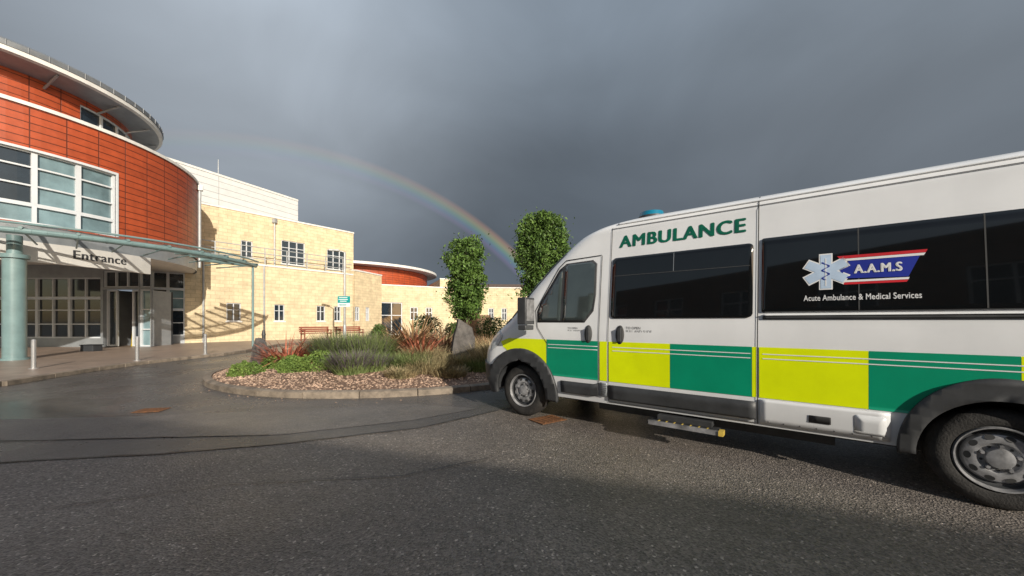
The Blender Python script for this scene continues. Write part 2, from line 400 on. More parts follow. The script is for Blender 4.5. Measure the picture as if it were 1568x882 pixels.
blades('phormium',(-5.45,9.0,gz(-5.5,9.0)),260,.95,.045,1,1.6,.9,phr,.22)
blades('phormium',(-5.0,9.3,gz(-5,9.3)),140,.8,.04,1,1.5,.9,phr,.2)
blades('phormium',(-6.2,9.7,gz(-6.2,9.7)),120,.7,.04,1,1.5,.9,phr,.2)
blades('phormium',(-2.75,10.3,gz(-2.7,10.3)),220,1.5,.065,1,1.15,.8,phb,.25)
blades('phormium',(-2.0,10.7,gz(-1.9,10.7)),150,1.3,.055,1,1.2,.9,phb,.2)
blades('phormium',(-2.35,9.5,gz(-2.3,9.5)),130,1.0,.05,1,1.2,.8,phr,.2)
blades('phormium',(-3.4,10.4,gz(-3.4,10.4)),130,1.1,.05,1,1.3,.8,phb,.2)
def lav(name,x,y,R,L,N,m,tm,w=.012,tf=1):
    blades(name,(x,y,gz(x,y)),N,L,w,1,.9,.25,m,R,tm,segs=4,tipf=tf)
lav('lavender',-4.2,9.3,.6,.8,3800,lavm,lavp,tf=.25); lav('lavender',-3.6,9.1,.5,.75,2500,lavm,lavp,tf=.15)
lav('lavender',-4.7,9.7,.35,.6,1500,lavm,lavp,tf=.2)
lav('lavender',-3.35,7.75,.34,.5,2400,lavm,lavp,tf=.6); lav('lavender',-2.95,8.0,.28,.40,1400,lavm,lavp,tf=.5)
for x,y,R,L,N,mt in((-2.4,8.3,.45,.42,1700,lavm),(-1.8,8.0,.45,.36,1600,grassm),(-1.3,8.5,.4,.4,1400,grassm),(-2.1,9.0,.45,.5,1500,grassm),(-.8,8.3,.35,.35,1000,lavm),(-.6,9.0,.4,.6,1200,grassm),(-2.2,7.4,.3,.26,900,grassm),(-1.3,7.6,.35,.26,900,grassm),
    (-.4,9.9,.5,.7,1300,grassm),(.2,10.6,.5,.7,900,lavm),(-3.3,10.2,.5,.6,1200,grassm),(-4.2,11.5,.5,.6,1000,grassm),(-5.8,10.6,.4,.5,900,grassm),(-3.9,10.4,.4,.6,800,lavm)):
    blades('ornamental_grass',(x,y,gz(x,y)),N,L,.011,1,1.0,.5,mt,R)
def rockobj(name,loc,w,d,h,rz):
    bm=bmesh.new(); bmesh.ops.create_cube(bm,size=1); bmesh.ops.subdivide_edges(bm,edges=bm.edges,cuts=4,use_grid_fill=True)
    for v in bm.verts:
        z=v.co.z+.5; tp=1-.45*z**1.5; 
        v.co.x=v.co.x*w*tp+.08*w*z+random.gauss(0,.022*w); v.co.y=v.co.y*d*tp+random.gauss(0,.03*d); v.co.z=z*h*(1-.28*(v.co.x/w+.5)*(z>.8))
    me=bpy.data.meshes.new(name); bm.to_mesh(me); bm.free(); me.materials.append(rock)
    o=bpy.data.objects.new(name,me); col.objects.link(o); o.location=loc; o.rotation_euler=(0,.04,rz)
    b=o.modifiers.new('b','BEVEL'); b.width=.02
rockobj('standing_stone',(-1.30,9.5,.1),.62,.4,1.35,.3)
rockobj('standing_stone',(-6.9,10.1,.05),.4,.3,.85,-.3)
for x,y,r,h in((-5.0,22,1.1,1.75),(-7.3,20.5,.75,1.15),(-1.3,24,1.2,1.6),(-3.6,23,.8,1.2),(.8,23,1.1,1.5),(2.8,23,1.2,1.8)):
    bush('shrub',(x,y,0),r,r*.9,h,3200,.06,shrubm)
for x,y in((-2.5,17),(-1.2,17.5),(-3.5,18),(.3,18),(1.8,18.3),(-6,19.5),(-4.6,19.5)):
    blades('ornamental_grass',(x,y,.0),600,.75,.02,1,1.0,.5,phb if x>-2 else grassm,.7)
sheet('planting_bed',[(-8.5,19),(-3.5,16.6),(3,16.6),(7,18),(6,25),(-6,25)],.05,gravel)

# ================= HOSPITAL
hosp=empty('hospital_building')
C=(-21.5,15.0); R=6.7; mf=drum(C,R); DU=.35
rad=math.radians
W=MB();F=MB();G=MB()
hu=[(R*rad(-52),R*rad(-9.4),4.45,6.8)]
wall(W,mf,R*rad(-150),R*rad(120),4.4,8.2,hu,0,5,DU,.2)
bar(W,mf,R*rad(-150),R*rad(120),8.2,8.32,-.05,.3,2,DU)
pitch=R*rad(8.52); a1=R*rad(-9.4)
for k in range(5):
    h=(a1-pitch*(k+1),a1-pitch*k,4.45,6.8)
    window(F,G,mf,(h[0],h[1],4.45,5.05),[],[],.05,DU,.2,1)
    window(F,G,mf,(h[0],h[1],5.052,6.8),[],[.36,.70],.065,DU,.2,1 if k in(0,1,3) else 0)
bar(F,mf,R*rad(-52)-.05,a1+.06,6.78,6.86,-.03,.1,0,DU); bar(F,mf,a1,a1+.06,4.45,6.78,-.03,.1,0,DU)
wall(W,mf,R*rad(-150),R*rad(120),3.86,4.398,[],5,None,DU,dep=.06)
bar(W,mf,R*rad(-150),R*rad(1),3.2,3.855,-.03,.1,4,DU)
def disc(mb,Cc,Rr,z,mi,n=64):
    vs=[(Cc[0]+Rr*math.cos(2*math.pi*i/n),Cc[1]+Rr*math.sin(2*math.pi*i/n),z) for i in range(n)]; mb.add(vs,[tuple(range(n))],mi)
disc(W,C,R-.12,3.9,4); disc(W,C,R-.05,8.15,5)
R2=4.25; m2=drum(C,R2)
h2=[(R2*rad(-3),R2*rad(66),8.85,9.95)]
wall(W,m2,R2*rad(-180),R2*rad(180),8.1,10.2,h2,0,5,.3,.12)
for k in range(6):
    p=R2*rad(69/6); window(F,G,m2,(h2[0][0]+p*k,h2[0][0]+p*(k+1),8.85,9.95),[],[.45],.05,.3,.12,0)
RF=MB(); R3=5.35; n=96
prof=[(0,11.15),(2.5,11.1),(4.6,10.95),(5.15,10.82),(R3,10.68),(R3,10.5)]
prof2=[(R3-.02,10.5),(R3-.02,10.34),(R3-.15,10.30)]
prof3=[(R3-.15,10.302),(4.6,10.2),(4.2,10.2)]
def lathe(mb,Cc,pr,n,mi):
    vs=[]
    for r,z in pr:
        for i in range(n): t=2*math.pi*i/n; vs.append((Cc[0]+r*math.cos(t),Cc[1]+r*math.sin(t),z))
    fs=[(k*n+i,k*n+(i+1)%n,(k+1)*n+(i+1)%n,(k+1)*n+i) for k in range(len(pr)-1) for i in range(n)]
    mb.add(vs,fs,mi)
lathe(RF,C,prof,n,0); lathe(RF,C,prof2,n,1); lathe(RF,C,prof3,n,2)
for i in range(72):
    t=2*math.pi*i/72; RF.cyl((C[0]+R3*math.cos(t),C[1]+R3*math.sin(t),10.5),(C[0]+(R3+.005)*math.cos(t),C[1]+(R3+.005)*math.sin(t),10.7),.012,.012,5,0)
for i in range(16):
    t=2*math.pi*i/16+.1; c,s=math.cos(t),math.sin(t)
    RF.cyl((C[0]+4.25*c,C[1]+4.25*s,9.95),(C[0]+5.1*c,C[1]+5.1*s,10.28),.04,.04,8,2)
RF.obj('drum_roof',[roofm,coping,greym],hosp,smooth=True)
PP=MB(); t=rad(34); PP.cyl((C[0]+(R+.08)*math.cos(t),C[1]+(R+.08)*math.sin(t),4),(C[0]+(R+.08)*math.cos(t),C[1]+(R+.08)*math.sin(t),8.0),.07,.07,10,0)
PP.box((C[0]+(R+.08)*math.cos(t),C[1]+(R+.08)*math.sin(t),8.05),(.25,.25,.25),0,t)
g0=(-17.7,20.0); g1=(-11.85,27.5); mg,LG=seg(g0,g1)
def pxu(px,a,b):  # distance along a wall met by a survey bearing
    r=(px-784)/566; dx,dy=b[0]-a[0],b[1]-a[1]; t=(r*a[1]-a[0])/(dx-r*dy); return t*math.hypot(dx,dy)
lowh=[(pxu(a,g0,g1),pxu(b,g0,g1),1.3,2.35) for a,b in((347,369),(420,436),(485,498),(512,522))]
wall(W,mg,0,LG,0,4.7,lowh,1)
for h in lowh: window(F,G,mg,h,[.5],[.62],.045)
for h in lowh: bar(W,mg,h[0]-.06,h[1]+.06,h[2]-.08,h[2]-.002,-.04,.1,2)
bar(W,mg,-.02,LG+.03,4.7,4.8,-.05,.3,2)
up0=(-18.65,20.74); up1=(-12.35,28.8); mu,LU=seg(up0,up1)
W.add([mg(0,4.72,0),mg(LG,4.72,0),mg(LG,4.72,3),mg(0,4.72,3)],[(0,1,2,3)],5)
uph=[(pxu(369,up0,up1),pxu(387,up0,up1),5.3,6.35),(pxu(431,up0,up1),pxu(467,up0,up1),5.15,6.75),(pxu(501,up0,up1),pxu(530,up0,up1),5.15,6.6)]
wall(W,mu,-3,LU,4.6,8.1,uph,1)
for i,h in enumerate(uph): window(F,G,mu,h,[.5] if i==0 else [.33,.66],[.35,.7],.05); bar(W,mu,h[0]-.06,h[1]+.06,h[2]-.08,h[2]-.002,-.04,.1,2)
bar(W,mu,-3,LU+.03,8.1,8.2,-.05,.35,2)
W.add([mu(-3,8.12,0),mu(LU,8.12,0),mu(LU,8.12,9),mu(-3,8.12,9)],[(0,1,2,3)],5)
e0=mu(LU,0,0); e1=mu(LU,0,9); me_,LE=seg(e0[:2],e1[:2]); wall(W,me_,0,LE,0,8.1,[],1)
e0=mg(LG,0,0); e1=mg(LG,0,1.3); me2,LE2=seg(e0[:2],e1[:2]); wall(W,me2,0,LE2,0,4.7,[],1)
RL=MB()
for z in (5.15,5.5,5.85): RL.cyl(mg(.1,z,.15),mg(LG,z,.15),.028,.028,6)
k=0.1
while k<LG: RL.cyl(mg(k,4.8,.15),mg(k,5.87,.15),.035,.035,6); k+=1.25
RL.obj('terrace_railing',[postm],hosp,smooth=True)
for px,z1 in((404,4.7),(311,4.7)): u=pxu(px,g0,g1); PP.cyl(mg(u,.1,-.07),mg(u,z1,-.07),.05,.05,8,0)
for px in(420,): u=pxu(px,up0,up1); PP.cyl(mu(u,4.8,-.07),mu(u,8,-.07),.05,.05,8,0); PP.box(mu(u,7.9,-.1),(.22,.22,.25),0)
q0=(-21.5,18.6); q1=(-16.9,29.2); mq,LQ=seg(q0,q1)
wall(W,mq,0,LQ,8.1,10.75,[],3); bar(W,mq,0,LQ,10.75,10.88,-.04,.3,2)
e1=mq(LQ,0,7); mq2,L2=seg(mq(LQ,0,0)[:2],e1[:2]); wall(W,mq2,0,L2,8.1,10.75,[],3)
W.add([mq(0,10.76,0),mq(LQ,10.76,0),mq(LQ,10.76,7),mq(0,10.76,7)],[(0,1,2,3)],5)
q2,q3=(-22.6,19.3),(-19.0,27.6); mr_,LR_=seg(q2,q3); wall(W,mr_,0,LR_,10.7,11.35,[],3)
for u in(1.5,3,6.5): PP.cyl(mq(u,10.8,1),mq(u,12.2,1),.03,.02,6)
# lobby
l0=(-32,17.3); l1=(-16.6,17.0); ml,LL=seg(l0,l1)
uo0=pxu(158,l0,l1); uo1=pxu(212,l0,l1)
u=uo0-.12
wall(W,ml,0,LL,0,3.9,[(0.5,u,.5,3.3),(uo0,uo1,.1,2.75),(uo0,uo1,2.85,3.6),(uo1+.04,LL-.03,.12,2.75),(uo1+.04,LL-.03,2.85,3.6)],5)
uu=u
while uu>1.0:
    w_=1.55; window(F,G,ml,(max(.5,uu-w_),uu,.5,2.35),[.5],[.35,.7],.06,gm=0); window(F,G,ml,(max(.5,uu-w_),uu,2.36,3.3),[.5],[],.06,gm=0); uu-=w_
window(F,G,ml,(uo0,uo1,2.85,3.6),[.33,.66],[],.05,gm=0)
window(F,G,ml,(uo1+.04,LL-.03,.12,2.75),[],[.3,.65],.06,gm=1); window(F,G,ml,(uo1+.04,LL-.03,2.85,3.6),[],[],.05,gm=0)
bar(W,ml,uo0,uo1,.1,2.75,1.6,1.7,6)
for uu in(uo0,uo1): W.add([ml(uu,.1,.18),ml(uu,2.75,.18),ml(uu,2.75,1.6),ml(uu,.1,1.6)],[(0,1,2,3)],5)
window(F,G,ml,(uo0,uo0+.5,.12,2.74),[],[],.07,dep=.1,gm=0); window(F,G,ml,(uo1-.45,uo1,.12,2.74),[],[],.07,dep=.1,gm=0)
sA=(-16.6,17.0); s0=(-18.75,19.15); s1=(-17.68,19.98)
mrt,lrt=seg(sA,s0); wall(W,mrt,0,lrt,0,3.9,[],5)
msn,LS=seg(s0,s1)
for i in range(2):
    a=LS*i/2; b=LS*(i+1)/2
    window(F,G,msn,(a,b,.5,1.9),[],[.5],.06,gm=0); window(F,G,msn,(a,b,1.91,3.0),[],[.55],.06,gm=1 if i==1 else 0); window(F,G,msn,(a,b,3.01,3.88),[],[],.06,gm=0)
wall(W,msn,0,LS,.1,.5,[],5,dep=.04)
W.obj('walls',[red,cream,coping,whiteclad,soffit,greym,dark],hosp,fix=False)
F.obj('window_frames',[frame],hosp); G.obj('window_glass',[glassd,glassb],hosp,fix=False); PP.obj('drain_pipes',[postm],hosp,smooth=True)
V,FF,TW,TH=text_geo('Entrance',1.06)
mb=MB(); s=1.45/TW; u0=R*rad(-19.4)
for q,o in((0,-.037),(.012,-.0375),(.024,-.038)):
    vs=[mf(u0+q+v[0]*s,3.44+v[1]*.30/TH,o) for v in V]; mb.add(vs,FF)
mb.obj('entrance_sign',[txt],fix=False)
mb=MB(); p=ml(uo0+.9,.1,.6); mb.cyl((p[0],p[1],.1),(p[0],p[1],.8),.16,.12,12); mb.cyl((p[0],p[1],.8),(p[0],p[1],.9),.14,.03,12); mb.obj('litter_bin',[yel],smooth=True)
p=(-16.6,14.6,.1); mb=MB(); mb.box((p[0],p[1],.22),(.5,.35,.24)); mb.box((p[0],p[1],.35),(.56,.4,.03)); mb.obj('planter_box',[dark],bevel=.02)

# canopy
can=empty('entrance_canopy'); CC=(-18.8,15.8); CR=6.85
def cpt(ph,r,z): return (CC[0]+r*math.cos(ph),CC[1]+r*math.sin(ph),z)
phs=[rad(x) for x in np.linspace(-120,15,56)]
T=MB(); GL=MB()
T.tube([cpt(p,CR,3.9) for p in phs],.085,10); T.tube([cpt(p,CR+.12,4.1) for p in phs],.035,8); T.tube([cpt(p,CR-.9,3.98) for p in phs],.05,8)
for a,b in zip(phs[:-1],phs[1:]):
    GL.add([cpt(a,CR+.15,4.04),cpt(b,CR+.15,4.04),cpt(b,CR-2.0,4.24),cpt(a,CR-2.0,4.24)],[(0,1,2,3)])
for x in np.arange(-120,16,9.0):
    p=rad(x); T.cyl(cpt(p,CR+.1,3.98),cpt(p,CR-2.2,4.16),.045,.06,8); T.cyl(cpt(p,CR-.3,3.9),cpt(p,CR-1.6,3.75),.025,.025,6)
T.tube([cpt(phs[-1],CR,3.9),cpt(phs[-1],CR-2.2,4.1)],.07,8)
T.obj('steel_frame',[teal],can,smooth=True); GL.obj('glass_roof',[glassc],can,fix=False)
Cm=MB(); cx,cy=-15.2,11.3
Cm.cyl((cx,cy,.1),(cx,cy,3.2),.24,.24,28); Cm.cyl((cx,cy,3.2),(cx,cy,3.32),.3,.3,28); Cm.cyl((cx,cy,3.32),(cx,cy,3.9),.16,.16,20)
Cm.cyl((cx,cy,.1),(cx,cy,.16),.3,.3,28)
for zc in(1.2,2.2): Cm.cyl((cx,cy,zc),(cx,cy,zc+.03),.243,.243,28)
p=cpt(phs[-2],CR,0); Cm.cyl((p[0],p[1],.1),(p[0],p[1],3.9),.05,.05,12); p=(-20.5,9.6); Cm.cyl((p[0],p[1],.1),(p[0],p[1],3.9),.26,.26,28)
Cm.obj('columns',[teal],can,smooth=True)

for x,y in((-11.9,9.2),(-11.25,11.1),(-10.95,13.2)):
    mb=MB(); mb.cyl((x,y,.1),(x,y,.80),.045,.045,14); mb.cyl((x,y,.80),(x,y,.83),.045,.03,14); mb.cyl((x,y,.1),(x,y,.115),.09,.09,14); mb.obj('bollard',[bollm],smooth=True)
mb=MB(); mb.cyl((-9.4,14,.0),(-9.4,14,.75),.06,.06,12); mb.cyl((-9.4,14,.75),(-9.4,14,.95),.075,.04,12); mb.obj('bollard',[vblack],smooth=True)
mb=MB(); X,Y=-9.05,20; mb.cyl((X,Y,0),(X,Y,1.1),.08,.08,12); mb.cyl((X,Y,1.1),(X,Y,5),.06,.05,12); mb.cyl((X,Y,5),(X-.3,Y-.1,5.1),.03,.03,8); mb.box((X-.5,Y-.15,5.1),(.5,.2,.09),0,.3); mb.obj('street_lamp',[postm],smooth=True,bevel=.01)
mb=MB(); mb.box((X,Y-.09,2.45),(.66,.03,.36),0); mb.box((X,Y-.09,2.16),(.66,.03,.2),1)
for z,w in((2.55,.45),(2.45,.5),(2.36,.35)): mb.box((X-.03,Y-.107,z),(w,.004,.035),1)
mb.box((X-.05,Y-.107,2.16),(.4,.004,.05),0); mb.cyl((X,Y-.07,2.3),(X,Y,2.3),.03,.03,8,2)
mb.obj('direction_sign',[signt,white,postm])
mb=MB(); X,Y=3.05,22; mb.cyl((X,Y,0),(X,Y,6),.07,.04,12); mb.cyl((X,Y,6),(X-.1,Y,6.1),.03,.03); mb.box((X-.15,Y,6.15),(.4,.2,.16)); mb.obj('street_lamp',[postm],smooth=True)
def bench(x,y,rz):
    e=empty('bench',(x,y,.1),rz); mb=MB()
    for i in range(4): mb.box((0,-.2+.12*i,.45),(1.8,.1,.035))
    for i in range(3): mb.box((0,.27+.02*i,.56+.12*i),(1.8,.03,.09))
    mb.obj('slats',[benchm],e)
    mb=MB()
    for sx in(-.8,.8):
        mb.box((sx,-.2,.22),(.06,.06,.43)); mb.box((sx,.24,.42),(.06,.06,.84)); mb.box((sx,.02,.41),(.05,.5,.05)); mb.box((sx,0,.64),(.06,.5,.04)); mb.box((sx,-.2,.54),(.05,.05,.2))
    mb.obj('frame',[benchm],e)
bench(-12.1,22.9,-2.2+math.pi); bench(-10.6,24.2,-2.2+math.pi)

low=empty('hospital_wing'); W=MB();F=MB();G=MB()
def block(a,b,z1,holes=(),cope=True,depth=8,mi=1):
    m,L=seg(a,b); hh=[(pxu(p,a,b),pxu(q,a,b),c,d) for p,q,c,d in holes]
    wall(W,m,0,L,0,z1,hh,mi)
    for h in hh: window(F,G,m,h,[.5],[.6],.08)
    if cope: bar(W,m,-.02,L+.02,z1,z1+.1,-.05,.3,2)
    W.add([m(0,z1+.02,0),m(L,z1+.02,0),m(L,z1+.02,depth),m(0,z1+.02,depth)],[(0,1,2,3)],5)
    for u in(0,L):
        A=m(u,0,0);B=m(u,0,depth); mm,l=seg(A[:2],B[:2]); wall(W,mm,0,l,0,z1,[],mi)
    return m,L
block((-11.9,28.0),(-11.0,31.2),5.1,[(543,551,1.3,2.4),(560,566,1.3,2.4)],depth=4)
block((-11.75,33),(-6.2,36.2),4.5,[(583,616,.05,3.0),(628,640,1.4,2.6),(652,662,1.4,2.6)])
block((-7.4,38),(-3.6,39.5),5.6,[])
block((-3.3,37),(14,38.5),4.6,[(748,756,1.4,2.6),(768,776,1.4,2.6)])
mm,l=seg((-3.3,39),(14,40.5))
W.add([mm(0,4.6,0),mm(l,4.6,0),mm(l,5.5,3),mm(0,5.5,3)],[(0,1,2,3)],6)
D=(-20,46); m4=drum(D,9.2); wall(W,m4,9.2*rad(-140),9.2*rad(60),3,7.05,[],0,None,.6)
lathe(W,D,[(0,7.9),(6,7.7),(10.4,7.3),(10.4,7.05),(9,7.0)],80,2)
W.obj('walls',[red,cream,coping,whiteclad,soffit,greym,roofb],low,fix=False); F.obj('window_frames',[frame],low); G.obj('window_glass',[glassd,glassb],low,fix=False)
mb=MB()
for i in range(24): mb.box((-3.9+.1*i,27+.01*i,.88),(.092,.02,1.7+.04*(i%2)))
mb.box((-2.7,27.16,1.4),(2.4,.05,.08)); mb.box((-2.7,27.16,.5),(2.4,.05,.08)); mb.obj('wooden_fence',[wood])

bk=empty('brick_building'); W=MB();F=MB();G=MB()
dx,dy=.9497,-.3134; bx,by=8.45,-11.4
b0=(bx+dx*16,by+dy*16); b1=(bx-dx*27,by-dy*27)
m,L=seg(b0,b1); hh=[]
u=1.5
while u<L-2.5:
    hh+=[(u,u+1.6,1.0,2.5),(u,u+1.6,3.9,5.4)]; u+=3.4
wall(W,m,0,L,0,6.5,hh,0)
for h in hh: window(F,G,m,h,[.5],[.6],.07)
W.add([m(0,6.5,0),m(L,6.5,0),m(L,6.5,9),m(0,6.5,9)],[(0,1,2,3)],1)
for a,b in(((0,0),(0,9)),((L,0),(L,9)),((0,9),(L,9))):
    A=m(a[0],0,a[1]);B=m(b[0],0,b[1]); m5,l5=seg(A[:2],B[:2]); wall(W,m5,0,l5,0,6.5,[],0)
W.obj('walls',[brickm,roofm],bk,fix=False);F.obj('window_frames',[frame],bk);G.obj('window_glass',[glassd],bk,fix=False)

def manhole(x,y,w,rz):
    mb=MB(); mb.box((x,y,.012),(w,w*.75,.006),0,rz)
    for i in range(5):
        o=(i-2)*w*.16; mb.box((x+o*math.cos(rz),y+o*math.sin(rz),.017),(w*.05,w*.6,.005),0,rz)
    mb.obj('manhole_cover',[rust])
manhole(-5.15,5.28,.34,.2); manhole(.46,4.78,.40,.6)

# ================= VAN
VO=(.75,5.767,0); van=empty('ambulance_van',VO,math.radians(141.5))
zs_=[.30,.45,.7,.85,.95,1.05,1.16,1.3,1.47,1.66,2.0,2.27,2.36,2.42,2.47,2.53]
xs_=[.84,.93,.95,.93,.88,.80,.68,.50,.34,.18,-.17,-.50,-.66,-.84,-1.1,-1.75]
wz=[.30,.38,.5,.9,1.15,1.3,1.6,2.0,2.3]; ww=[.985,1.0,1.02,1.025,1.02,1.005,.975,.93,.895]
def sm(z,X,Y,h=.05): return float(np.mean([np.interp(min(max(z+d,X[0]),X[-1]),X,Y) for d in np.linspace(-h,h,7)]))
def XF(z): return sm(z,zs_,xs_,.05 if z<2.4 else .02)
def WD(z):
    w=sm(min(z,2.3),wz,ww,.06)
    if z>2.27:
        t=min(1,(z-2.27)/.262); w*= (1-t**3)**(1/3)
    return w
XR=-5.05; NN=2.3; DD=.5
def YS(x,z):
    w=WD(z); xf=XF(z); x0=xf-DD
    if x<=x0: return w
    t=min(1,(x-x0)/DD); return w*(1-t**NN)**(1/NN)
def ring(z):
    w=WD(z); xf=XF(z); x0=xf-DD; P=[]
    P+=[(XR,0),(XR,w*.5),(XR,w*.9),(XR+.02,w*.965),(XR+.07,w*.995)]
    a=XR+.12
    for i in range(26): P.append((a+(x0-a)*i/25,w))
    for i in range(1,17):
        th=math.pi/2*(1-i/16); P.append((x0+DD*max(0,math.cos(th))**(2/NN),w*max(0,math.sin(th))**(2/NN)))
    P[-1]=(xf,0)
    full=P+[(x,-y) for x,y in P[1:-1][::-1]]
    return [(x,y,z) for x,y in full]
zl=list(np.linspace(.34,2.25,44))+list(np.linspace(2.28,2.5,12))+[2.512,2.522,2.529]
mb=MB(); vs=[]
for z in zl: vs+=ring(z)
nR=len(ring(1)); fs=[]
for k in range(len(zl)-1):
    for i in range(nR): fs.append((k*nR+i,k*nR+(i+1)%nR,(k+1)*nR+(i+1)%nR,(k+1)*nR+i))
fs.append(tuple(range(nR))[::-1]); fs.append(tuple((len(zl)-1)*nR+i for i in range(nR)))
mb.add(vs,fs); body=mb.obj('body_shell',[vanw],van)
AX=[0,-4.035]; AR=.42; WC=.345
cut=MB()
for ax in AX:
    for sgn in(-1,1): cut.cyl((ax,sgn*.62,WC),(ax,sgn*1.3,WC),AR,AR,40)
cuo=cut.obj('cut',[vblack]); cuo.location=VO; cuo.rotation_euler=(0,0,math.radians(141.5))
bmod=body.modifiers.new('b','BOOLEAN'); bmod.object=cuo; bmod.operation='DIFFERENCE'; bmod.solver='EXACT'; bmod.material_mode='TRANSFER'
bpy.context.view_layer.update()
dg=bpy.context.evaluated_depsgraph_get(); nm=bpy.data.meshes.new_from_object(body.evaluated_get(dg)); body.modifiers.clear(); body.data=nm
bpy.data.objects.remove(cuo)
for p in nm.polygons: p.use_smooth=True
nm.set_sharp_from_angle(angle=math.radians(32))
def patch(name,poly,off,mat,thick=0,side=1,step=.07,archcut=True,parent=van):
    bm=bmesh.new(); vv=[bm.verts.new((x,0,z)) for x,z in poly]; bm.faces.new(vv)
    xa=min(p[0] for p in poly);xb=max(p[0] for p in poly);za=min(p[1] for p in poly);zb=max(p[1] for p in poly)
    def cuts(lo,hi,no):
        k=math.ceil(lo/step)*step
        while k<hi:
            bmesh.ops.bisect_plane(bm,geom=bm.verts[:]+bm.edges[:]+bm.faces[:],plane_co=(k if no[0] else 0,0,k if no[2] else 0),plane_no=no); k+=step
    cuts(xa,xb,(1,0,0)); cuts(za,zb,(0,0,1))
    if archcut:
        dl=[f for f in bm.faces if any((f.calc_center_median().x-a)**2+(f.calc_center_median().z-WC)**2<.47**2 for a in AX)]
        bmesh.ops.delete(bm,geom=dl,context='FACES')
    for v in bm.verts: v.co.y=side*(YS(v.co.x,v.co.z)+off)
    bmesh.ops.triangulate(bm,faces=[f for f in bm.faces if len(f.verts)>4])
    bmesh.ops.recalc_face_normals(bm,faces=bm.faces)
    me=bpy.data.meshes.new(name); bm.to_mesh(me); 
    flip=sum(p.normal.y*p.area for p in me.polygons)*side<0
    if flip:
        bmesh.ops.reverse_faces(bm,faces=bm.faces[:]); bm.to_mesh(me)
    bm.free(); me.materials.append(mat)
    for p in me.polygons: p.use_smooth=True
    o=bpy.data.objects.new(name,me); col.objects.link(o); o.parent=parent
    if thick:
        s=o.modifiers.new('s','SOLIDIFY'); s.thickness=thick; s.offset=1
        me.set_sharp_from_angle(angle=math.radians(35))
    return o
def rect(a,b,c,d): return [(a,c),(b,c),(b,d),(a,d)]
def rrect(a,b,c,d,r):
    if a>b: a,b=b,a
    P=[]
    for cx,cz,t0 in((b-r,d-r,0),(a+r,d-r,90),(a+r,c+r,180),(b-r,c+r,270)):
        for k in range(5): t=rad(t0+k*22.5); P.append((cx+r*math.cos(t),cz+r*math.sin(t)))
    return P
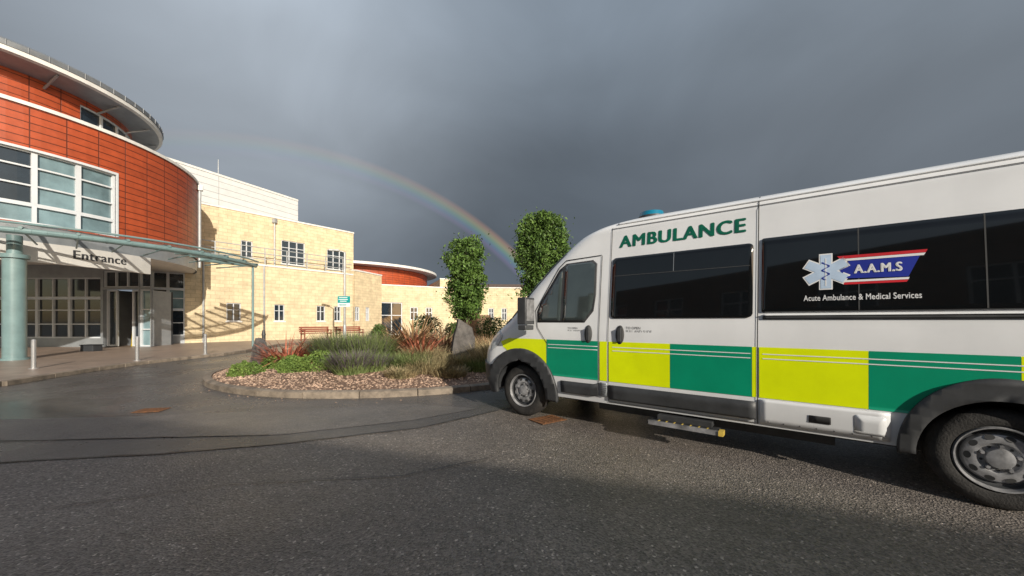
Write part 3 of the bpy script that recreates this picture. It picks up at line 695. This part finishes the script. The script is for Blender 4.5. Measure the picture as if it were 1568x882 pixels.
for sd in(1,-1):
    S=dict(side=sd)
    patch('battenburg_green',rect(-.42,-1.125,.60,1.05),.004,vang,step=.03,**S)
    patch('battenburg_yellow',rect(-1.145,-1.235,.60,1.05),.004,vany,**S)
    patch('battenburg_yellow',rect(-1.255,-1.915,.60,1.05),.004,vany,**S)
    patch('battenburg_green',rect(-1.917,-2.62,.60,1.05),.004,vang,**S)
    patch('battenburg_yellow',rect(-2.622,-2.655,.60,1.05),.004,vany,**S)
    patch('battenburg_yellow',rect(-2.675,-3.38,.60,1.05),.004,vany,**S)
    patch('battenburg_green',rect(-3.382,-4.1,.60,1.05),.004,vang,step=.03,**S)
    patch('battenburg_yellow',rect(-4.102,-4.85,.60,1.05),.004,vany,step=.03,**S)
    patch('battenburg_yellow',[(.30,.93),(.34,1.0),(.2,1.05),(-.415,1.05),(-.415,.62),(.1,.80)],.004,vany,step=.03,**S)
    for a,b in((-.44,-1.12),(-1.30,-2.61),(-2.7,-4.8)):
        for z in(.985,.945): patch('stripe_white',rect(a,b,z,z+.008),.0065,white,**S)
    patch('window_tinted',rrect(-1.27,-2.625,1.315,2.0,.04),.006,vglass,.006,**S)
    patch('window_tinted',rrect(-2.69,-4.92,1.36,2.03,.015),.006,vglass,.006,**S)
    for q in(-3.325,-3.965): patch('window_joint',rect(q,q-.008,1.37,2.025),.0135,seam,**S)
    patch('window_slider_bar',rect(-1.93,-1.936,1.8,1.99),.014,greym,**S); patch('window_slider_bar',rect(-1.29,-2.60,1.79,1.796),.014,seam,**S)
    patch('quarter_glass',[(-.30,1.285),(-.285,1.40),(-.33,1.50),(-.585,1.90),(-.61,1.91),(-.61,1.285)],.005,vclear,.004,**S)
    patch('door_glass',[(-.65,1.285),(-.65,1.955),(-.70,1.985),(-1.0,1.985),(-1.05,1.95),(-1.055,1.6),(-1.03,1.42),(-.93,1.285)],.005,vclear,.004,**S)
    patch('glass_seal',[(-.27,1.265),(-.255,1.41),(-.30,1.52),(-.565,1.935),(-.66,2.0),(-1.02,2.01),(-1.075,1.96),(-1.08,1.6),(-1.055,1.4),(-.945,1.265)],.002,vblack,.001,**S)
    for P in(rect(-1.13,-1.138,.42,2.05),rect(-1.243,-1.25,.36,2.36),rect(-2.658,-2.666,.36,2.46),rect(-1.25,-2.66,.362,.37),rect(-1.24,-4.95,2.345,2.352)):
        patch('panel_seam',P,.0075,seam,**S)
    patch('panel_seam',[(-.23,1.42),(-.55,1.96),(-.65,2.045),(-1.13,2.06),(-1.13,2.052),(-.66,2.035),(-.56,1.95),(-.24,1.415)],.0075,seam,**S)
    patch('panel_seam',[(-.23,1.42),(-.27,1.2),(-.42,1.0),(-.43,1.0),(-.28,1.2),(-.24,1.415)],.0075,seam,**S)
    patch('rub_strip',rect(-.63,-1.12,.41,.55),.002,vblack,.02,**S)
    patch('rub_strip',rect(-1.26,-2.65,.40,.56),.002,vblack,.02,**S)
    patch('sill_lower',rect(-2.68,-3.50,.37,.585),.002,vanw,.012,**S)
    patch('rub_strip',rect(-4.6,-4.95,.40,.56),.002,vblack,.02,**S)
    patch('slide_rail',rect(-2.70,-4.9,1.300,1.325),.002,vblack,.012,**S)
    patch('rail_ridge',rect(-2.70,-4.9,1.329,1.338),.002,vanw,.02,**S)
    patch('roof_gutter',rect(-1.3,-4.95,2.39,2.402),.002,vanw,.012,**S)
    for ax,r1x,r1z,a0,a1 in((0,.575,.575,-8,188),(-4.035,.50,.555,-4,184)):
        P=[];ns=28; r0=.405
        for i in range(ns+1): t=rad(a0+(a1-a0)*i/ns); P.append((ax+r1x*math.cos(t),WC+r1z*math.sin(t)))
        for i in range(ns+1): t=rad(a1-(a1-a0)*i/ns); P.append((ax+r0*math.cos(t),WC+r0*math.sin(t)))
        patch('arch_moulding',P,-.004,vblack,.045,side=sd,step=.05,archcut=False)
    patch('bumper',[(.55,.345),(.94,.345),(.93,.62),(.75,.70),(.50,.66)],.004,vblack,.02,step=.03,**S)
    patch('fuel_flap',rect(-3.02,-3.16,.44,.50),.016,seam,.003,**S)
    patch('mark_vent',rrect(-3.3,-3.48,.40,.55,.02),.0145,vanw,.003,**S)
    patch('louvre',rect(-1.15,-1.24,.42,.58),.008,greym,.006,**S)
    patch('headlamp',[(.52,.86),(.60,1.10),(.42,1.16),(.30,1.08),(.38,.95)],.003,lens,.006,step=.02,**S)
    mbh=MB()
    for i in range(5):
        for j in range(7): mbh.box((-1.165-.015*i,sd*(YS(-1.2,.5)+.016),.435+.021*j),(.008,.004,.012),1)
    for hx in(-1.0,-1.385):
        yy=YS(hx,1.14)*sd
        P=[]
        for k in range(20): t=2*math.pi*k/20; P.append((hx+.05*math.cos(t),1.13+.105*math.sin(t)))
        patch('handle_recess',P,.004,seam,.003,**S)
        mbh.box((hx,yy+sd*.02,1.13),(.035,.03,.15))
    mbh.obj('door_handles',[vblack,seam],van,bevel=.004)
    rv=MB()
    for i in range(7): rv.cyl((-2.74-.11*i,sd*(YS(-3,.40)+.013),.39),(-2.74-.11*i,sd*(YS(-3,.40)+.018),.39),.006,.005,8)
    rv.obj('rivets',[seam],van)
    for sx,lab in((-.72,'TO OPEN\nPULL HANDLE'),(-1.45,'TO OPEN\nPULL AND SLIDE')):
        V,FF,TW,TH=text_geo(lab); s=(.2 if sx>-1 else .28)/TW
        if sd==1:
            t=MB(); t.add([(sx-v[0]*s,YS(sx,1.2)+.003,1.155+v[1]*s) for v in V],FF); t.obj('small_lettering',[txt],van,fix=False)
    def vtext(name,s_,xa,xb,z0,hh_,mat,off,bold=0,sp=1.0):
        V,FF,TW,TH=text_geo(s_,sp); nb=5 if bold else 1; xb2=xb+bold; k=(xa-xb2)/TW; t=MB()
        for j in range(nb):
            vs=[]; dx_=bold*j/max(1,nb-1)
            for v in V:
                x=xa-dx_-v[0]*k if sd==1 else xb+dx_+v[0]*k
                z=z0+v[1]*(hh_-bold*.3)/TH+(bold*.3 if j%2 else 0); vs.append((x,sd*(YS(x,z)+off+.0003*j),z))
            t.add(vs,FF)
        t.obj(name,[mat],van,fix=False)
    vtext('lettering_ambulance','AMBULANCE',-1.335,-2.565,2.115,.137,vanl,.004,.018,1.12)
    vtext('lettering_services','Acute Ambulance & Medical Services',-2.985,-3.665,1.45,.047,white,.016,.003,1.04)
    def star(cx,cz,L,a):
        P=[]
        for k in range(6):
            t=rad(90+60*k); c,s=math.cos(t),math.sin(t)
            for q in((L,-a),(L,a)): P.append((cx+q[0]*c-q[1]*s,cz+q[0]*s+q[1]*c))
            t2=t+rad(30); P.append((cx+2*a*math.cos(t2),cz+2*a*math.sin(t2)))
        return P
    patch('star_border',star(-3.13,1.69,.15,.043),.014,white,step=.5,archcut=False,**S)
    patch('star',star(-3.13,1.69,.14,.034),.0155,pale,step=.5,archcut=False,**S)
    patch('star_rod',rect(-3.126,-3.134,1.57,1.80),.017,white,archcut=False,**S)
    sn=[];
    for k in range(17): z=1.62+.15*k/16; sn.append((-3.13+.022*math.sin(k*.9)+.006,z))
    for k in range(16,-1,-1): z=1.62+.15*k/16; sn.append((-3.13+.022*math.sin(k*.9)-.006,z))
    patch('star_snake',sn,.0175,blue,step=.5,archcut=False,**S)
    patch('banner_blue',[(-3.25,1.625),(-3.21,1.70),(-3.27,1.765),(-3.66,1.765),(-3.60,1.615)],.014,blue,**S)
    patch('banner_white',[(-3.25,1.767),(-3.68,1.767),(-3.69,1.785),(-3.22,1.785)],.014,white,**S)
    patch('banner_red',[(-3.22,1.787),(-3.69,1.787),(-3.70,1.81),(-3.20,1.81)],.014,redd,**S)
    patch('banner_red',[(-3.24,1.575),(-3.24,1.592),(-3.60,1.592),(-3.59,1.575)],.014,redd,**S)
    patch('banner_white',[(-3.24,1.594),(-3.245,1.61),(-3.605,1.61),(-3.60,1.594)],.014,white,**S)
    vtext('lettering_initials','A.A.M.S',-3.30,-3.57,1.66,.07,white,.0165,.008,1.1)
    mm_=MB(); mm_.box((-.20,sd*1.17,1.41),(.13,.20,.34)); mm_.box((-.20,sd*1.17,1.20),(.12,.18,.06)); mm_.cyl((-.16,sd*.98,1.33),(-.18,sd*1.12,1.36),.035,.035,10); mm_.obj('door_mirror',[vblack],van,bevel=.035,smooth=True)
    mm_=MB(); mm_.box((-.27,sd*1.17,1.42),(.004,.165,.27)); mm_.obj('mirror_glass',[rim],van)
    mm_=MB(); mm_.cyl((-1.57,sd*.52,2.48),(-1.57,sd*.52,2.515),.15,.15,24,1); mm_.cyl((-1.57,sd*.52,2.515),(-1.57,sd*.52,2.565),.145,.13,24,0); mm_.cyl((-1.57,sd*.52,2.565),(-1.57,sd*.52,2.58),.13,.09,24,0); mm_.obj('beacon',[beac,vblack],van,smooth=True)
def front(name,th0,th1,z0,z1,off,mat,nz=16,nt=28):
    mb=MB(); vs=[]
    for i in range(nz+1):
        z=z0+(z1-z0)*i/nz; w=WD(z)+off; x0=XF(z)-DD; d=DD+off
        for j in range(nt+1):
            th=rad(th0+(th1-th0)*j/nt); c=max(0,math.cos(th)); s=math.sin(th)
            vs.append((x0+d*c**(2/NN)+off*.6*c,w*math.copysign(abs(s)**(2/NN),s),z+off*c*.6))
    fs=[(i*(nt+1)+j,i*(nt+1)+j+1,(i+1)*(nt+1)+j+1,(i+1)*(nt+1)+j) for i in range(nz) for j in range(nt)]
    mb.add(vs,fs); return mb.obj(name,[mat],van,smooth='all')
front('windscreen',-66,66,1.33,2.15,.008,vglass); front('bumper_front',-60,60,.345,.62,.012,vblack); front('grille',-30,30,.66,.86,.012,vblack)
front('scuttle',-66,66,1.24,1.32,.01,vblack)
mb=MB(); mb.box((-2.1,0,.33),(5.2,1.3,.16)); mb.box((-2.1,.6,.27),(2.2,.25,.14)); mb.box((-4.035,0,.33),(.12,1.5,.12)); mb.cyl((-2.6,-.3,.25),(-4.8,-.3,.28),.06,.06,10)
mb.obj('underbody',[vblack],van)
mb=MB(); mb.box((-2.05,1.04,.245),(.62,.16,.03)); mb.box((-2.05,1.122,.245),(.64,.006,.045),1); mb.box((-2.05,.9,.29),(.5,.3,.05)); mb.box((-2.39,1.09,.245),(.04,.09,.045),2)
for k in range(7): mb.box((-1.82-.075*k,1.04,.2615),(.012,.14,.003),2)
mb.obj('side_step',[vblack,rim,amber],van)
def wheel(x,sd):
    mb=MB(); n=48; y0=sd*.985
    tp=[(.215,-.03),(.235,-.005),(.27,.004),(.315,-.006),(.338,-.03),(.345,-.06),(.345,-.17),(.335,-.2),(.3,-.225),(.2,-.225)]
    rp=[(.222,-.02),(.216,-.002),(.208,-.004),(.200,-.035),(.192,-.065),(.175,-.070),(.16,-.045),(.13,-.032),(.105,-.034),(.098,-.05),(.07,-.052),(.064,-.02),(.035,-.012),(.0,-.01)]
    def lt(pr,mi):
        vs=[]
        for r,o in pr:
            for i in range(n): t=2*math.pi*i/n; vs.append((x+r*math.cos(t),y0+sd*o,WC+r*math.sin(t)))
        mb.add(vs,[(k*n+i,k*n+(i+1)%n,(k+1)*n+(i+1)%n,(k+1)*n+i) for k in range(len(pr)-1) for i in range(n)],mi)
    lt(tp,0); lt(rp,1)
    vs=[]
    for r,o in((.1985,-.034),(.190,-.0625),(.176,-.067)):
        for i in range(n): t=2*math.pi*i/n; vs.append((x+r*math.cos(t),y0+sd*o,WC+r*math.sin(t)))
    mb.add(vs,[(k*n+i,k*n+(i+1)%n,(k+1)*n+(i+1)%n,(k+1)*n+i) for k in range(2) for i in range(n)],3)
    for k in range(10):
        t=2*math.pi*k/10; vs=[]; cx,cz=x+.146*math.cos(t),WC+.146*math.sin(t)
        for q in range(12):
            a=2*math.pi*q/12; lx,lz=.017*math.cos(a),.025*math.sin(a)
            rr=.146+lx; o=-.032-(.013)*(max(0,rr-.13)/.03)
            vs.append((cx+lx*math.cos(t)-lz*math.sin(t),y0+sd*(o+.003),cz+lx*math.sin(t)+lz*math.cos(t)))
        mb.add(vs,[tuple(range(12))],2)
    for k in range(5):
        t=2*math.pi*(k+.3)/5; cx,cz=x+.084*math.cos(t),WC+.084*math.sin(t); mb.cyl((cx,y0-sd*.052,cz),(cx,y0-sd*.022,cz),.014,.011,6,1)
        t+=math.pi/5; cx,cz=x+.083*math.cos(t),WC+.083*math.sin(t); mb.cyl((cx,y0-sd*.052,cz),(cx,y0-sd*.049,cz),.009,.009,8,2)
    for k in range(60):
        t=2*math.pi*k/60
        mb.box((x+.345*math.cos(t),y0-sd*.075,WC+.345*math.sin(t)),(.004,.03,.004),0)
    mb.obj('wheel',[tyre,rim,seam,vblack],van,smooth=True)
for ax in AX:
    for sd in(1,-1): wheel(ax,sd)

# ================= LIGHT
a=Vector((-.4668,.8085,-.3584)).normalized()
sl=bpy.data.lights.new('sun','SUN'); sl.energy=5; sl.angle=rad(.55); sl.color=(1,.93,.81); so=bpy.data.objects.new('sun',sl); col.objects.link(so); so.rotation_euler=a.to_track_quat('-Z','Y').to_euler(); so.location=(10,-20,20)
w=bpy.data.worlds.new('World'); sc.world=w; w.use_nodes=True; nt=w.node_tree; nt.nodes.clear(); L=nt.links.new
out=nn(nt,'ShaderNodeOutputWorld'); bg=nn(nt,'ShaderNodeBackground'); L(bg.outputs[0],out.inputs[0])
tc=nn(nt,'ShaderNodeTexCoord'); vn=nn(nt,'ShaderNodeVectorMath',operation='NORMALIZE'); L(tc.outputs['Generated'],vn.inputs[0]); V_=vn.outputs[0]
sep=nn(nt,'ShaderNodeSeparateXYZ'); L(V_,sep.inputs[0])
def math_(op,a_,b_=None,clamp=False):
    n=nn(nt,'ShaderNodeMath',operation=op,use_clamp=clamp)
    for i,v in enumerate((a_,b_)):
        if v is None: continue
        if isinstance(v,(int,float)): n.inputs[i].default_value=v
        else: L(v,n.inputs[i])
    return n.outputs[0]
def ramp(x,stops,interp='EASE'):
    r=nn(nt,'ShaderNodeValToRGB'); r.color_ramp.interpolation=interp; e=r.color_ramp.elements
    e[0].position=stops[0][0]; e[0].color=(*stops[0][1],1); e[1].position=stops[-1][0]; e[1].color=(*stops[-1][1],1)
    for p,c in stops[1:-1]: q=e.new(p); q.color=(*c,1)
    L(x,r.inputs[0]); return r.outputs[0]
def g(v,t=(.80,.98,1.20)): return (v*t[0],v*t[1],v*t[2])
base=ramp(sep.outputs['Z'],[(0,g(.13)),(.2,g(.112)),(.38,g(.128)),(.52,g(.18)),(.66,g(.25)),(1,g(.42))])
def blob(px,py,k,amp):
    d=Vector((px-784,566,492-py)).normalized(); n=nn(nt,'ShaderNodeVectorMath',operation='DOT_PRODUCT'); L(V_,n.inputs[0]); n.inputs[1].default_value=d
    return math_('MULTIPLY',math_('POWER',math_('MAXIMUM',n.outputs['Value'],0),k),amp)
bl=math_('ADD',math_('ADD',blob(330,-10,11,.27),blob(1500,60,8,.08)),blob(400,330,16,.035))
nz=nn(nt,'ShaderNodeTexNoise'); mp=nn(nt,'ShaderNodeMapping'); mp.inputs['Scale'].default_value=(1,1,1.6); mp.inputs['Location'].default_value=(.7,.2,.4); L(V_,mp.inputs[0]); L(mp.outputs[0],nz.inputs['Vector'])
nz.inputs['Scale'].default_value=2.0; nz.inputs['Detail'].default_value=6; nz.inputs['Roughness'].default_value=.48; nz.inputs['Distortion'].default_value=.5
nf=nn(nt,'ShaderNodeMapRange'); nf.inputs['From Min'].default_value=.3; nf.inputs['From Max'].default_value=.7; nf.inputs['To Min'].default_value=.84; nf.inputs['To Max'].default_value=1.18; L(nz.outputs['Fac'],nf.inputs['Value'])
cb=nn(nt,'ShaderNodeCombineColor'); 
for i,t in enumerate((.93,1,1.08)): L(math_('MULTIPLY',bl,t),cb.inputs[i])
ad=nn(nt,'ShaderNodeMix',data_type='RGBA',blend_type='ADD'); ad.inputs['Factor'].default_value=1; L(base,ad.inputs['A']); L(cb.outputs[0],ad.inputs['B'])
mu_=nn(nt,'ShaderNodeMix',data_type='RGBA',blend_type='MULTIPLY'); mu_.inputs['Factor'].default_value=1; L(ad.outputs['Result'],mu_.inputs['A']); L(nf.outputs[0],mu_.inputs['B'])
dp=nn(nt,'ShaderNodeVectorMath',operation='DOT_PRODUCT'); L(V_,dp.inputs[0]); dp.inputs[1].default_value=a
ang=math_('MULTIPLY',math_('ARCCOSINE',dp.outputs['Value']),180/math.pi)
rt=nn(nt,'ShaderNodeMapRange'); rt.inputs['From Min'].default_value=41.0; rt.inputs['From Max'].default_value=43.9; L(ang,rt.inputs['Value'])
rb=ramp(rt.outputs[0],[(0,(0,0,0)),(.18,(.25,.15,.4)),(.34,(.15,.35,.6)),(.5,(.3,.7,.4)),(.66,(.85,.75,.2)),(.82,(.9,.38,.12)),(1,(0,0,0))],'LINEAR')
fade=nn(nt,'ShaderNodeMapRange'); fade.inputs['From Min'].default_value=-.8; fade.inputs['From Max'].default_value=-.05; fade.inputs['To Min'].default_value=.0; fade.inputs['To Max'].default_value=.19; L(sep.outputs['X'],fade.inputs['Value'])
fz=nn(nt,'ShaderNodeMapRange'); fz.inputs['From Min'].default_value=.42; fz.inputs['From Max'].default_value=.2; fz.inputs['To Min'].default_value=.36; L(sep.outputs['Z'],fz.inputs['Value'])
rs=nn(nt,'ShaderNodeMix',data_type='RGBA',blend_type='MULTIPLY'); rs.inputs['Factor'].default_value=1; L(rb,rs.inputs['A']); L(math_('MULTIPLY',fade.outputs[0],fz.outputs[0]),rs.inputs['B'])
ins=nn(nt,'ShaderNodeMapRange'); ins.inputs['From Min'].default_value=43; ins.inputs['From Max'].default_value=40; ins.inputs['To Min'].default_value=1; ins.inputs['To Max'].default_value=1.12; L(ang,ins.inputs['Value'])
mi2=nn(nt,'ShaderNodeMix',data_type='RGBA',blend_type='MULTIPLY'); mi2.inputs['Factor'].default_value=1; L(mu_.outputs['Result'],mi2.inputs['A']); L(ins.outputs[0],mi2.inputs['B'])
ad2=nn(nt,'ShaderNodeMix',data_type='RGBA',blend_type='ADD'); ad2.inputs['Factor'].default_value=1; L(mi2.outputs['Result'],ad2.inputs['A']); L(rs.outputs['Result'],ad2.inputs['B'])
sky=nn(nt,'ShaderNodeTexSky',sky_type='NISHITA'); sky.sun_disc=False; sky.sun_elevation=rad(21); sky.sun_rotation=rad(150)
sk=nn(nt,'ShaderNodeMix',data_type='RGBA',blend_type='MULTIPLY'); sk.inputs['Factor'].default_value=1; L(sky.outputs[0],sk.inputs['A']); sk.inputs['B'].default_value=(.165,.14,.115,1)
bf=nn(nt,'ShaderNodeMapRange',interpolation_type='SMOOTHSTEP'); bf.inputs['From Min'].default_value=.25; bf.inputs['From Max'].default_value=-.35; L(sep.outputs['Y'],bf.inputs['Value'])
mx=nn(nt,'ShaderNodeMix',data_type='RGBA'); L(bf.outputs[0],mx.inputs['Factor']); L(ad2.outputs['Result'],mx.inputs['A']); L(sk.outputs['Result'],mx.inputs['B'])
L(mx.outputs['Result'],bg.inputs['Color']); bg.inputs['Strength'].default_value=1
# ================= CAMERA
cam=bpy.data.cameras.new('camera'); cam.lens=13; cam.sensor_width=36; cam.shift_y=.0325; cam.clip_end=2000; cam.clip_start=.05
co=bpy.data.objects.new('camera',cam); col.objects.link(co); co.location=(0,0,1.28); co.rotation_euler=(rad(90),0,0); sc.camera=co
